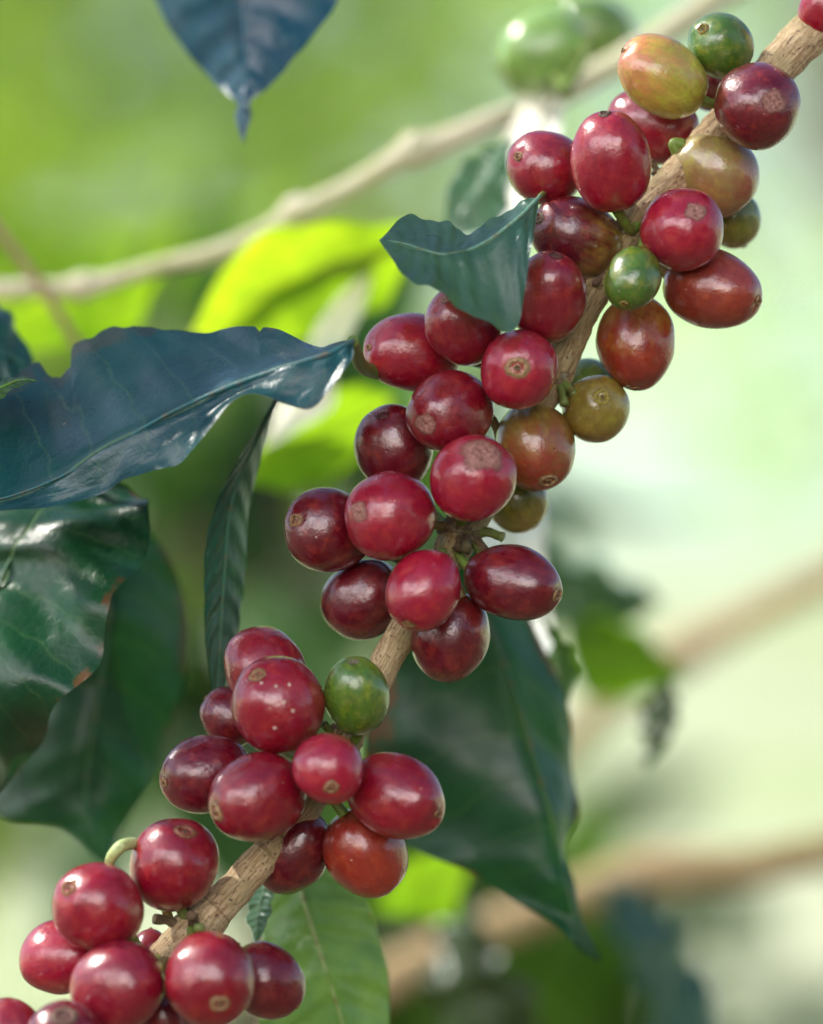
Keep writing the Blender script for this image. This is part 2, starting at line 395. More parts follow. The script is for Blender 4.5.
coffee_leaf([same(237, -170, 62), ((150, -120, 70), (240, -110, 62), (330, -110, 56)), ((142, -50, 72), (242, -50, 60), (350, -50, 54)),
             ((156, 0, 72), (243, 0, 58), (336, 0, 52)), ((185, 50, 68), (245, 48, 56), (303, 50, 50)),
             ((215, 84, 62), (245, 84, 54), (272, 84, 50)), ((236, 102, 56), (243, 104, 52), (252, 102, 50)),
             ((235, 117, 54), (242, 119, 52), (250, 117, 50)), same(243, 144, 50)],
            'dark blue leaf with a drawn-out drip tip hanging from the top edge', (.004, .055, .100), ruffle=.3, seed=4)  # blue sky sheen put into the leaf colour
coffee_leaf([same(540, 196, -12), ((521, 202, -12), (516, 220, -20), (531, 250, -24)), ((493, 219, -10), (478, 246, -22), (514, 329, -28)),
             ((466, 232, -10), (446, 254, -24), (474, 314, -30)), ((440, 222, -6), (425, 250, -24), (436, 291, -34)),
             ((407, 217, -8), (403, 243, -22), (402, 273, -32)), same(379, 240, -22)],
            'small folded teal leaf lying over the upper cherries', (.055, .15, .13), [(544, 194, -2), (550, 197, 12)], 3, ruffle=.5, seed=6, rib=2)
coffee_leaf([same(466, 530, 26), ((520, 598, 36), (478, 600, 30), (400, 610, 32)), ((560, 690, 44), (512, 684, 30), (372, 690, 36)),
             ((577, 762, 46), (536, 762, 30), (366, 762, 36)), ((575, 812, 44), (553, 826, 30), (402, 840, 36)),
             ((566, 845, 40), (563, 872, 30), (470, 874, 34)), ((572, 888, 36), (573, 906, 30), (535, 913, 32)),
             ((587, 930, 32), (585, 935, 30), (573, 945, 30)), same(601, 962, 30)],
            'big dark green drooping leaf with a brown-blotched margin behind the middle of the fruiting branch', DK, [(462, 505, 20), (458, 480, 12)], 6, blemish=1.0, matte=.45, thin=.14, ruffle=2.4, seed=12)
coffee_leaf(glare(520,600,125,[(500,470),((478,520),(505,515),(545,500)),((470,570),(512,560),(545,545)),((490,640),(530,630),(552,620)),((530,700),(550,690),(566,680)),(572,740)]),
            'leaf coloured white for sun glare, behind the cherry with the brown-rimmed eye right of the branch', (.66, .70, .66), ruffle=.15, matte=.6, thin=.05, seed=14)  # white base colour imitates sun glare on a green leaf
coffee_leaf([same(543, 618, 80), ((548, 640, 84), (555, 645, 80), (562, 640, 76)), ((552, 675, 84), (564, 678, 80), (576, 670, 76)), same(566, 712, 80)],
            'small green leaf edged with yellow light beside the big drooping leaf', MD, ruffle=.5, seed=15, nl=40)
coffee_leaf([same(296, 842, 30), ((342, 868, 34), (300, 885, 26), (268, 892, 30)), ((374, 920, 36), (313, 930, 24), (260, 945, 30)),
             ((387, 975, 36), (329, 980, 24), (258, 1005, 32)), ((388, 1035, 34), (346, 1035, 26), (275, 1060, 32)), same(372, 1130, 30)],
            'light green leaf with a pale midrib at the bottom below the lower cherry cluster', (.15, .30, .10), ruffle=1.2, seed=16, thin=.3)
coffee_leaf([same(272, 872, 14), ((252, 893, 18), (262, 897, 13), (273, 893, 10)), ((247, 920, 18), (258, 922, 12), (271, 915, 8)), same(256, 945, 12)],
            'tiny blue-grey leaf hanging under the lower end of the branch', (.05, .13, .09), ruffle=.3, seed=17, nl=40, rib=1.5)
# blurred leaves farther back
coffee_leaf([same(420, 220, 150), ((380, 225, 135), (385, 255, 150), (395, 290, 160)), ((310, 222, 130), (320, 270, 150), (350, 325, 160)),
             ((240, 250, 135), (255, 295, 150), (290, 345, 160)), same(190, 335, 150)],
            'glowing yellow-green backlit leaf above the large bitten leaf', (.20, .34, .03), ruffle=.8, matte=1.0, thin=.72, seed=21)
coffee_leaf([same(170, 250, 190), ((130, 270, 180), (130, 300, 190), (130, 340, 200)), ((70, 280, 180), (70, 315, 190), (70, 350, 200)), same(-20, 345, 190)],
            'blurred bright green leaf below the lit stem at far left', (.15, .28, .03), ruffle=.8, matte=1.0, thin=.72, seed=22)
coffee_leaf([same(395, 400, 170), ((360, 385, 155), (350, 425, 170), (345, 470, 180)), ((300, 395, 155), (295, 445, 170), (300, 490, 180)), same(235, 480, 170)],
            'bright lime leaf glowing left of the middle cherries', (.17, .32, .03), ruffle=.8, matte=1.0, thin=.72, seed=23)
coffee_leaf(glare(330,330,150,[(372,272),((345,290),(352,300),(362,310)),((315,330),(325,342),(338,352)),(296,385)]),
            'narrow leaf coloured white for sun glare, between the bitten leaf and the upper cherries', (.66, .70, .66), ruffle=.15, matte=.6, thin=.05, seed=24)  # glare painted as a white leaf colour
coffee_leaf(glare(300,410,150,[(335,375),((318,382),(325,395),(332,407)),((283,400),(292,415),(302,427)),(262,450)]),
            'small leaf coloured white for sun glare, just under the base of the bitten leaf', (.66, .70, .66), ruffle=.15, matte=.6, thin=.05, seed=25)  # sun glare put into the white colour
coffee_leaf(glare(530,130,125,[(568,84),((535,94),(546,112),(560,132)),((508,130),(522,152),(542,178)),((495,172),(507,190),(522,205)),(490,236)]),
            'leaf coloured white for sun glare, behind the cherry at the left edge of the topmost group', (.66, .70, .66), ruffle=.15, matte=.6, thin=.05, seed=26)  # green leaf coloured white in place of sun glare
coffee_leaf([same(512, 140, 88), ((484, 150, 92), (494, 170, 88), (508, 190, 84)), ((455, 175, 92), (474, 200, 88), (498, 222, 84)), same(440, 246, 88)],
            'blurred grey-green leaf between the folded leaf and the white leaf above it', (.06, .16, .11), ruffle=.8, seed=33, nl=40)
coffee_leaf([same(470, 850, 230), ((440, 850, 220), (445, 880, 230), (455, 915, 240)), ((405, 865, 220), (410, 890, 230), (420, 918, 240)), same(370, 910, 230)],
            'lime leaf glowing through the gap under the big drooping leaf', (.17, .34, .03), ruffle=.8, matte=1.0, thin=.5, seed=27, nl=40)
coffee_leaf([same(490, 560, 230), ((540, 555, 240), (545, 590, 230), (550, 620, 220)), ((610, 570, 240), (610, 595, 230), (605, 625, 220)), same(665, 605, 230)],
            'blurred dull green leaf lying level right of the middle cherries', (.04, .10, .03), ruffle=2, seed=28, nl=40)
coffee_leaf([same(560, 610, 300), ((590, 615, 290), (590, 650, 300), (580, 690, 310)), ((640, 630, 290), (640, 660, 300), (625, 700, 310)), same(690, 680, 300)],
            'blurred bright green leaf right of the big drooping leaf', (.11, .23, .03), ruffle=.8, matte=1.0, thin=.72, seed=29, nl=40)
coffee_leaf([same(668, 678, 170), ((646, 700, 175), (660, 706, 170), (678, 702, 165)), ((640, 732, 175), (656, 734, 170), (675, 728, 165)), same(648, 768, 170)],
            'small dark leaf dangling alone under the blurred right-hand branch', (.02, .05, .012), ruffle=.8, seed=30, nl=40)
coffee_leaf([same(600, 880, 230), ((640, 890, 240), (630, 915, 230), (618, 940, 220)), ((682, 935, 240), (662, 960, 230), (640, 985, 220)),
             ((712, 990, 240), (690, 1020, 230), (660, 1050, 220)), same(740, 1090, 230)],
            'blurred dark teal leaf hanging below the brown branch at lower right', (.03, .085, .06), ruffle=2, seed=31)
coffee_leaf([same(470, 890, 260), ((440, 930, 270), (465, 950, 260), (500, 960, 250)), ((430, 1000, 270), (480, 1010, 260), (540, 1010, 250)), same(500, 1110, 260)],
            'very dark blurred leaf at the bottom edge under the drooping leaf tip', (.02, .05, .012), ruffle=2, seed=32)

# ------------------------------------------------------------------ the fruiting branch and the other branches
def depth_trend(py): return -20 * max(0, (py - 520) / 500) ** 1.3 + 4 * max(0, (300 - py) / 300)
BR_PTS = [(880, -50, 24), (836, 5, 23), (800, 42, 22), (765, 80, 20), (722, 125, 18), (688, 165, 18), (650, 205, 18), (618, 250, 17), (588, 300, 18),
          (570, 340, 17), (553, 378, 18), (528, 420, 15), (500, 470, 16), (462, 533, 19), (432, 582, 16), (398, 640, 16), (366, 700, 16),
          (335, 755, 19), (300, 815, 16), (262, 858, 16), (225, 900, 18), (190, 935, 22), (140, 985, 16), (80, 1035, 14), (10, 1090, 13)]
bpath = [P(x, y, depth_trend(y)) for x, y, r in BR_PTS]
def branch(pts, mat, name, label, lump=.12, depth=None, lf=330, extra=None):
    path = [P(*q[:2], q[3]) if len(q) > 3 else P(q[0], q[1], depth_trend(q[1])) for q in pts]
    rr = [S * q[2] * (1 if len(q) < 4 else (D + q[3] / 1000) / D) for q in pts]
    root = bpy.data.objects.new(name, None); col.objects.link(root); root.location = path[len(path) // 2]
    tag(root, label, 'branch')
    v, f, uv = tube(path, rr, 14, 28, lump, lf)
    mesh_obj('stem', v, f, mat, root, Vector(root.location), uv)
    return root
main = branch(BR_PTS, M_BK, 'coffee_branch', 'sharp tan woody branch carrying all the red coffee cherries')
NODES = [(742, 103), (688, 165), (640, 222), (588, 300), (553, 378), (500, 470), (462, 533), (432, 582), (335, 752), (318, 785), (190, 932), (150, 970), (836, 8)]
# swollen, flaky nodes
for (nx, ny, rr) in ((742, 103, 15), (664, 190, 15), (602, 275, 17), (553, 376, 19), (462, 531, 22), (335, 752, 18), (192, 932, 22)):
    c = P(nx, ny, depth_trend(ny)); r0 = rr * S
    ax = (P(nx + 10, ny - 15) - P(nx, ny)).normalized(); sx = ax.cross(Vector((0, 1, 0))).normalized(); sy = Vector((0, 1, 0))
    V, F, U = [], [], []
    A_, B_ = 22, 16
    for i in range(B_ + 1):
        th = math.pi * i / B_
        for k in range(A_):
            ph = 2 * math.pi * k / A_
            d = ax * math.cos(th) * 1.1 + (sx * math.cos(ph) + sy * math.sin(ph)) * math.sin(th)
            q = d * 2.3 + Vector((nx, ny, 0))
            V.append(c + d * r0 * (1 + .30 * noise.noise(q) + .16 * noise.noise(q * 3.1))); U.append((i * .2, k / A_))
    for i in range(B_):
        for k in range(A_):
            a = i * A_ + k; b = i * A_ + (k + 1) % A_
            F.append((a, b, b + A_, a + A_))
    mesh_obj('node', V, F, M_ND, main, Vector(main.location), U)
    # dry stubs of old stalks
    for k in range(9):
        a = R.uniform(0, 6.28)
        d = (sx * math.cos(a) + sy * math.sin(a) + ax * R.uniform(-.6, .6)).normalized()
        L = R.uniform(.9, 1.7) * r0
        p0 = c + d * r0 * .6
        v, f, uv = tube([p0, p0 + d * L * .5 + ax * L * .1, p0 + d * L], [r0 * .28, r0 * .22, r0 * .24], 4, 9, .3, 900)
        sb = mesh_obj('stub', v, f, M_ND if k % 2 else M_ST, main, Vector(main.location), uv); sb.color = (.16, .22, .05, 1)

branch([(-60, 300, 9, 160), (0, 290, 9, 160), (60, 288, 10, 160), (84, 286, 15, 160), (104, 282, 10, 160), (160, 266, 9, 160), (220, 252, 11, 157), (276, 226, 11, 155), (297, 213, 18, 155), (316, 205, 12, 153), (360, 182, 11, 151),
        (396, 160, 13, 149), (416, 150, 19, 149), (438, 144, 14, 149), (490, 122, 12, 151), (550, 98, 13, 155), (640, 50, 14, 163), (720, -5, 15, 175), (800, -60, 15, 185)], M_BK3,
       'coffee_branch', 'blurred sunlit branch rising behind the big dark leaf from the left edge to the top', .1)
branch([(-40, 180, 5, 140), (10, 245, 5, 140), (50, 300, 5, 140), (110, 400, 5, 140)], M_BK2, 'coffee_branch', 'thin dark twig slanting down at the left edge above the leaves', .05)
branch([(930, 520, 15, 560), (823, 578, 16, 560), (740, 622, 15, 560), (670, 660, 21, 560), (610, 705, 16, 560), (540, 770, 18, 560), (480, 850, 18, 560)], M_BK2,
       'coffee_branch', 'out-of-focus branch crossing the right side at mid height', .1)
branch([(930, 830, 19, 420), (823, 852, 20, 420), (740, 868, 21, 420), (650, 872, 24, 420), (580, 895, 20, 420), (500, 925, 20, 420), (420, 960, 20, 420), (340, 1010, 20, 420), (240, 1080, 20, 420)], M_BK2,
       'coffee_branch', 'out-of-focus brown branch crossing the lower right corner', .1)
# the little pale hooked stalk beside the lower left cluster
pts = [P(152, 868, -16), P(140, 846, -20), P(124, 845, -24), P(112, 856, -24), (P(108, 868, -22))]
v, f, uv = tube(pts, [S * 5.5, S * 5.5, S * 6, S * 5.5, S * 4], 8, 14, .06)
o = mesh_obj('bare_stalk', v, f, M_ST, None, pts[2].copy(), uv); o.color = (.45, .55, .22, 1)
tag(o, 'short pale hooked stalk without a cherry, between the two lowest left clusters', 'stalk')

# ------------------------------------------------------------------ cherries
RED = (.255, .002, .017); DRED = (.125, .001, .010); CRIM = (.31, .003, .026); ORED = (.28, .024, .010)
GRN = (.07, .17, .015); OLV = (.26, .20, .030); YEL = (.46, .30, .05); MAH = (.27, .035, .018)
TAN = (.42, .27, .13); GRY = (.40, .19, .15); RNG = (.34, .20, .09)
# cx cy a b  navel(x,y) side  depth  tone  unripe second  eye(kind,size,colour)  label
C = [
(720, 46, 31, 33, 701, 31, 1, -3, GRN, .0, OLV, ('ring', .20, OLV), 'small dark green cherry highest on the branch'),
(662, 76, 36, 47, 622, 52, 1, -9, (.60, .16, .09), .72, (.44, .38, .05), ('ring', .10, RNG), 'yellow cherry with a pink flush near the top of the branch'),
(757, 106, 41, 43, 770, 106, 1, -11, DRED, .05, MAH, ('scar', .30, GRY), 'dark red cherry with a grey disc, touching the small dark green one'),
(653, 126, 36, 46, 612, 112, -1, 8, RED, .2, MAH, None, 'red cherry tucked directly behind the yellow one'),
(709, 86, 24, 26, 690, 75, -1, 16, DRED, .1, MAH, None, 'cherry mostly hidden between the yellow cherry and its dark red neighbour'),
(611, 163, 38, 50, 604, 115, 1, -14, RED, .05, MAH, ('ring', .16, (.10, .05, .03)), 'upright egg-shaped red cherry under the yellow one'),
(547, 168, 36, 39, 517, 158, 1, 0, RED, .05, MAH, ('ring', .14, RNG), 'purplish cherry at the left edge of the topmost group'),
(715, 173, 40, 45, 735, 190, -1, 2, (.36, .09, .05), .6, (.34, .27, .08), None, 'streaky olive and bronze cherry right of the branch near the top'),
(732, 218, 27, 30, 740, 235, -1, 14, OLV, .6, GRN, None, 'olive cherry almost hidden under the streaky bronze one'),
(576, 237, 37, 47, 536, 219, 1, -4, DRED, .42, OLV, ('ring', .20, (.14, .08, .04)), 'reclining red cherry turning olive at the stalk end, beside the folded leaf'),
(683, 229, 40, 42, 694, 213, 1, -12, CRIM, .0, RED, ('scar', .34, GRY), 'crimson cherry with a wide grey scar, above the small bright green one'),
(633, 279, 27, 33, 623, 305, 1, -16, GRN, .0, OLV, ('ring', .20, OLV), 'small bright green cherry in the middle of the upper cluster'),
(713, 289, 39, 48, 757, 301, 1, -2, MAH, .15, MAH, ('ring', .14, TAN), 'brownish red oval cherry sticking out farthest right'),
(548, 297, 38, 46, 556, 256, 1, -10, RED, .08, MAH, ('ring', .22, (.14, .05, .04)), 'deep red cherry at the right edge of the folded leaf'),
(636, 342, 38, 46, 634, 388, 1, 0, ORED, .38, YEL, ('ring', .12, RNG), 'upright orange-bronze cherry directly below the small bright green one'),
(519, 370, 38, 40, 516, 369, 1, -15, CRIM, .0, RED, ('ring', .30, TAN), 'round red cherry facing us with a ringed eye at its centre'),
(596, 409, 32, 34, 601, 398, 1, 0, OLV, .4, MAH, ('ring', .26, (.40, .34, .06)), 'olive green cherry with a ringed eye, right of the branch'),
(586, 388, 28, 30, 605, 380, -1, 13, GRN, .2, OLV, None, 'dark green cherry peeping out above the olive ringed one'),
(826, 8, 25, 30, 812, 30, -1, -2, RED, .1, MAH, None, 'red cherry cut off by the top right corner'),
(412, 352, 38, 47, 368, 348, 1, 0, RED, .02, MAH, ('ring', .10, RNG), 'long crimson cherry at the left, under the folded leaf tip'),
(464, 324, 37, 42, 446, 300, 1, -8, RED, .0, MAH, ('scar', .2, GRY), 'red cherry half covered by the folded leaf'),
(451, 412, 39, 49, 424, 425, 1, -11, RED, .06, MAH, ('scar', .30, GRY), 'large oval red cherry with a pale scar at lower left, mid branch'),
(394, 447, 38, 42, 382, 415, 1, 0, DRED, .12, MAH, ('ring', .20, (.10, .02, .02)), 'dark maroon cherry behind the large oval one with a pale scar'),
(473, 479, 41, 43, 483, 455, 1, -17, CRIM, .0, RED, ('scar', .46, GRY), 'round crimson cherry with the broadest cracked grey cap'),
(390, 516, 43, 45, 359, 511, 1, -13, CRIM, .0, RED, ('scar', .28, GRY), 'plump crimson cherry with a grey scar on its left cheek'),
(536, 447, 39, 43, 548, 482, 1, -2, MAH, .62, OLV, ('ring', .28, TAN), 'two-toned olive and red cherry right of the broad-capped one'),
(517, 500, 29, 32, 524, 510, -1, 12, OLV, .5, GRN, None, 'olive cherry showing only its underside beneath the two-toned one'),
(328, 530, 40, 46, 296, 520, 1, -4, DRED, .0, MAH, ('ring', .20, RNG), 'dark red cherry with a brown ring at the far left of the middle cluster'),
(424, 590, 35, 42, 408, 625, 1, -16, CRIM, .03, MAH, ('scar', .22, TAN), 'cherry lying over the bare stretch of branch in the middle cluster'),
(363, 600, 38, 42, 345, 615, -1, 6, DRED, .12, MAH, None, 'shadowed maroon cherry low in the middle cluster, left of the branch'),
(450, 637, 38, 43, 440, 670, -1, -1, DRED, .25, ORED, None, 'speckled dark cherry lowest in the middle cluster'),
(513, 583, 36, 49, 557, 594, 1, -9, DRED, .02, MAH, ('ring', .22, TAN), 'long dark red cherry pointing right with a brown-rimmed eye'),
(265, 669, 38, 43, 250, 645, -1, -2, RED, .03, MAH, None, 'topmost cherry of the lower cluster, behind the white-spotted one'),
(278, 705, 45, 47, 257, 673, 1, -14, RED, .0, MAH, ('ring', .24, RNG), 'big round red cherry dotted with white spots'),
(230, 716, 27, 30, 215, 705, -1, 5, DRED, .05, MAH, None, 'small cherry squeezed in left of the white-spotted one'),
(206, 774, 38, 46, 163, 781, 1, -4, DRED, .0, MAH, ('ring', .16, RNG), 'leftmost dark oval cherry of the lower cluster'),
(258, 797, 43, 50, 216, 810, 1, -13, RED, .0, MAH, ('ring', .24, TAN), 'large oval red cherry directly beneath the white-spotted one'),
(328, 768, 34, 36, 332, 786, 1, -22, CRIM, .0, RED, ('ring', .24, TAN), 'smallest round cherry in the centre of the lower cluster with a tan eye'),
(396, 796, 40, 51, 439, 812, 1, -10, RED, .0, MAH, ('ring', .18, RNG), 'oval red cherry on the right side of the lower cluster'),
(292, 850, 37, 44, 275, 880, -1, 4, DRED, .1, MAH, None, 'shaded dark cherry beneath the lower cluster, right of the branch'),
(366, 853, 39, 46, 385, 888, -1, -2, ORED, .15, MAH, None, 'orange-red cherry hanging lowest on the right of the lower cluster'),
(357, 696, 31, 41, 353, 660, 1, -13, GRN, .05, OLV, ('scar', .24, (.22, .22, .12)), 'unripe green oval cherry in front of the bare branch'),
(174, 864, 43, 46, 187, 828, 1, -8, RED, .0, MAH, ('ring', .26, (.30, .12, .06)), 'bright red cherry beside the pale hooked stalk'),
(97, 907, 43, 45, 70, 884, 1, -12, RED, .0, MAH, ('ring', .22, (.34, .15, .06)), 'blurred red cherry at upper left of the bottom cluster'),
(62, 957, 36, 42, 30, 965, -1, -4, CRIM, .0, RED, None, 'bottom cluster cherry farthest left with a sunlit white flank'),
(119, 987, 43, 47, 85, 1005, -1, -16, CRIM, .0, RED, None, 'bottom cluster cherry whose upper left side is bleached by sun'),
(210, 979, 45, 46, 222, 1000, 1, -20, RED, .0, MAH, ('ring', .26, TAN), 'round red cherry with a tan eye in front at the foot of the branch'),
(267, 981, 35, 41, 290, 1000, -1, -6, DRED, .0, MAH, None, 'darker cherry at the right end of the bottom cluster'),
(10, 1034, 33, 36, 0, 1020, -1, -10, RED, .0, MAH, None, 'cherry cut off by the bottom left corner'),
(66, 1044, 40, 42, 66, 1012, 1, -22, DRED, .0, MAH, ('ring', .3, (.2, .12, .08)), 'purplish cherry cut off by the bottom edge'),
(165, 1020, 32, 34, 165, 1030, -1, 0, DRED, .0, MAH, None, 'dark cherry wedged low between two bottom cluster cherries'),
(150, 952, 20, 22, 150, 945, -1, 4, RED, .0, MAH, None, 'small cherry hidden behind the stalks of the bottom cluster'),
(541, 52, 41, 46, 520, 60, -1, 130, (.20, .36, .08), .0, OLV, None, 'blurred green cherry with its left side bleached by sun, at the top'),
(592, 36, 38, 42, 620, 40, -1, 185, (.09, .20, .03), .0, OLV, None, 'fainter blurred green cherry right of the sun-bleached one'),
]
# settle depths so that neighbouring cherries touch but do not sink into one another (order front to back kept)
items = []
for c in C:
    items.append([c[0], c[1], (c[2] * 2 + c[3]) / 3, c[7] + (depth_trend(c[1]) if c[7] < 50 else 0)])
base_d = [i[3] for i in items]
mm = S * 1000
for it in range(60):
    for i in range(len(items)):
        for j in range(i + 1, len(items)):
            a, b = items[i], items[j]
            if base_d[i] > 50 or base_d[j] > 50: continue
            d = math.hypot(a[0] - b[0], a[1] - b[1]) * mm; rs = (a[2] + b[2]) * mm * .97
            if d < rs:
                need = math.sqrt(rs * rs - d * d)
                gap = abs(a[3] - b[3])
                if gap < need:
                    sgn = 1 if base_d[i] < base_d[j] else -1
                    k = (need - gap) * .25
                    a[3] -= sgn * k; b[3] += sgn * k
def cherry_mesh(a, b, seed):
    nr, ns = 40, 44
    V, F = [], []
    for i in range(nr + 1):
        th = math.pi * i / nr
        zc = math.cos(th); rc = math.sin(th) ** .94
        dim = -.035 * math.exp(-(th / .28) ** 2) - .03 * math.exp(-((math.pi - th) / .3) ** 2)
        for k in range(ns):
            ph = 2 * math.pi * k / ns
            q = Vector((math.cos(ph) * rc, math.sin(ph) * rc, zc))
            w = 1 + .065 * noise.noise(q * .9 + Vector((seed * 3.7, 0, 0))) + .02 * noise.noise(q * 2.1 + Vector((0, seed, 0)))
            w += .012 * math.cos(2 * ph + seed)
            V.append(Vector((q.x * a * w, q.y * a * w, (zc * (1 + (dim if zc > 0 else dim))) * b * w)))
    for i in range(nr):
        for k in range(ns):
            p = i * ns + k; r = i * ns + (k + 1) % ns
            F.append((p, p + ns, r + ns, r))
    return V, F
def surf_z(V, a, x, y, ns=44):
    """height of the cherry's top surface above (x, y), from its own rings"""
    r = math.hypot(x, y); ph = math.atan2(y, x) % (2 * math.pi)
    k = int(round(ph / (2 * math.pi) * ns)) % ns
    prev = V[k]
    for i in range(1, 20):
        c = V[i * ns + k]
        rc, rp = math.hypot(c.x, c.y), math.hypot(prev.x, prev.y)
        if rc >= r: return prev.z + (c.z - prev.z) * ((r - rp) / max(rc - rp, 1e-9))
        prev = c
    return prev.z
from mathutils import Vector as Vc
cherry_pos = []
for idx, c in enumerate(C):
    cx, cy, a, b, nx, ny, side, _, tone, unripe, tone2, eye, label = c
    dmm = items[idx][3]
    k = (D + dmm / 1000) / D
    ctr = P(cx, cy, dmm)
    am, bm_ = a * S * k * 1.045, b * S * k * 1.05
    ox, oz = (nx - cx) * S * k, -(ny - cy) * S * k
    s = math.hypot(ox, oz)
    if s > bm_ * .97: ox, oz = ox * bm_ * .97 / s, oz * bm_ * .97 / s; s = bm_ * .97
    if side < 0 and s > 0: ox, oz = ox * bm_ * .95 / s, oz * bm_ * .95 / s; s = bm_ * .95
    yy = -math.sqrt(max(bm_ ** 2 - s * s, 0)) * side
    axis = Vector((ox, yy, oz)).normalized()
    root = bpy.data.objects.new('coffee_cherry', None); col.objects.link(root)
    root.empty_display_size = .005
    root.location = ctr
    root.rotation_mode = 'QUATERNION'
    q = axis.to_track_quat('Z', 'Y')
    root.rotation_quaternion = q
    tag(root, label, 'cherry', 'coffee cherries on the branch' if _ < 50 else 'blurred green cherries behind')
    V, F = cherry_mesh(am, bm_, idx + 1.3)
    skin = mesh_obj('skin', V, F, M_CH, root)
    j = R.uniform(.78, 1.18)
    skin.color = (tone[0] * j, tone[1] * j, tone[2] * j, 1)
    skin['second_tone'] = [float(t) for t in tone2]; skin['unripe'] = float(unripe)
    cherry_pos.append((ctr, am))
    eye = eye or ('ring', .18, RNG)
    if eye:
        kind, sz, ecol = eye
        rr = sz * am * (1.12 if kind == 'scar' else 1.15) * R.uniform(.82, 1.12); sq = R.uniform(.78, 1.0)
        EV, EF, EU = [], [], []
        nr_, ns_ = 10, 28
        for i in range(nr_ + 1):
            t = i / nr_
            for kx in range(ns_):
                ph = 2 * math.pi * kx / ns_
                wob = 1 + .10 * noise.noise(Vector((ph * 3, idx, 4))) + (.30 if kind == 'scar' else .16) * noise.noise(Vector((math.cos(ph) * 1.3, math.sin(ph) * 1.3, idx * 2.1)))
                r = rr * t * wob
                x, y = r * math.cos(ph), r * math.sin(ph) * sq
                z = surf_z(V, am, x, y)
                if kind == 'ring':
                    lift = .00042 * math.exp(-((t - .62) / .14) ** 2) + .00035 * math.exp(-((t - .18) / .12) ** 2) - .00030 * math.exp(-((t - .38) / .1) ** 2)
                else:
                    lift = .00012 + .00010 * noise.noise(Vector((x * 2500, y * 2500, idx)))
                lift = lift * (1 - t ** 6) + .00006
                EV.append(Vector((x, y, z + lift))); EU.append((t if kind == 'ring' else .35 + .65 * t, ph))
        for i in range(nr_):
            for kx in range(ns_):
                p = i * ns_ + kx; r2 = i * ns_ + (kx + 1) % ns_
                EF.append((p, p + ns_, r2 + ns_, r2))
        e = mesh_obj('calyx', EV, EF, M_CX, root, None, EU); e.color = tuple(ecol) + (1,)
    # white spots sprayed on one cherry
    if 'dotted with white' in label:
        for (sx_, sy_) in ((263, 683), (277, 685), (290, 683), (285, 700), (294, 709), (276, 726)):
            dx, dz = (sx_ - cx) * S * k, -(sy_ - cy) * S * k
            yv = -math.sqrt(max(am ** 2 - dx * dx - dz * dz, 0)) * 1.0
            dirv = Vector((dx, yv, dz)).normalized()
            dl = q.inverted() @ dirv
            best = max(V, key=lambda w: w.normalized().dot(dl))
            rad_ = best.length
            ctrl = dl * rad_ * 1.003
            t1 = dl.orthogonal().normalized(); t2 = dl.cross(t1)
            SV = [ctrl + dl * .00012] + [ctrl + (t1 * math.cos(x * .7854) + t2 * math.sin(x * .7854)) * .00042 - dl * .00006 for x in range(8)]
            so = mesh_obj('spot', SV, [(0, x + 1, (x + 1) % 8 + 1) for x in range(8)], M_CX, root, None, [(.6, .5)] * 9)
            so.color = (.72, .5, .42, 1)
    # stalk from the inner end to the nearest node of the branch
    if _ < 50:
        bx, by = cx - ox / (S * k) * .9, cy + oz / (S * k) * .9
        nd = min(NODES, key=lambda n_: math.hypot(n_[0] - bx, n_[1] - by))
        target = P(nd[0] + R.uniform(-6, 6), nd[1] + R.uniform(-8, 8), depth_trend(nd[1]) + R.uniform(-2, 2))
    else:
        target = P(560 + R.uniform(-6, 6), 92, 105)
    start = ctr - axis * bm_ * .95
    mid_ = start.lerp(target, .5) - axis * .003
    qi = q.inverted()
    pts = [qi @ (w - ctr) for w in (start, mid_, target)]
    v, f, uv = tube(pts, [S * 5.5, S * 5, S * 7], 8, 10, .15, 500)
    st = mesh_obj('stalk', v, f, M_ST, root, None, uv)
    st.color = (.16, .26, .04, 1) if idx % 3 else (.26, .20, .07, 1)

# ------------------------------------------------------------------ simple leafy masses (shrubs and trees)
def leaf_quad(V, F, c, L, W, up, along, rnd):
    """one bent pointed leaf of eight faces"""
    along = along.normalized(); side = along.cross(up).normalized(); nn = side.cross(along)
    st = ((0, .05, 0), (.25, .8, .04), (.55, 1, .05), (.85, .5, 0), (1.08, .02, -.08))
    b0 = len(V)
    for t, w, h in st:
        m = c + along * L * t + nn * L * h
        V.append(m - side * W * w + nn * W * .25 * w); V.append(m); V.append(m + side * W * w + nn * W * .25 * w)
    for i in range(4):
        a = b0 + i * 3
        F.append((a, a + 1, a + 4, a + 3)); F.append((a + 1, a + 2, a + 5, a + 4))
def rvec(r):
    while True:
        v = Vector((r.uniform(-1, 1), r.uniform(-1, 1), r.uniform(-1, 1)))
        if .05 < v.length < 1: return v.normalized()

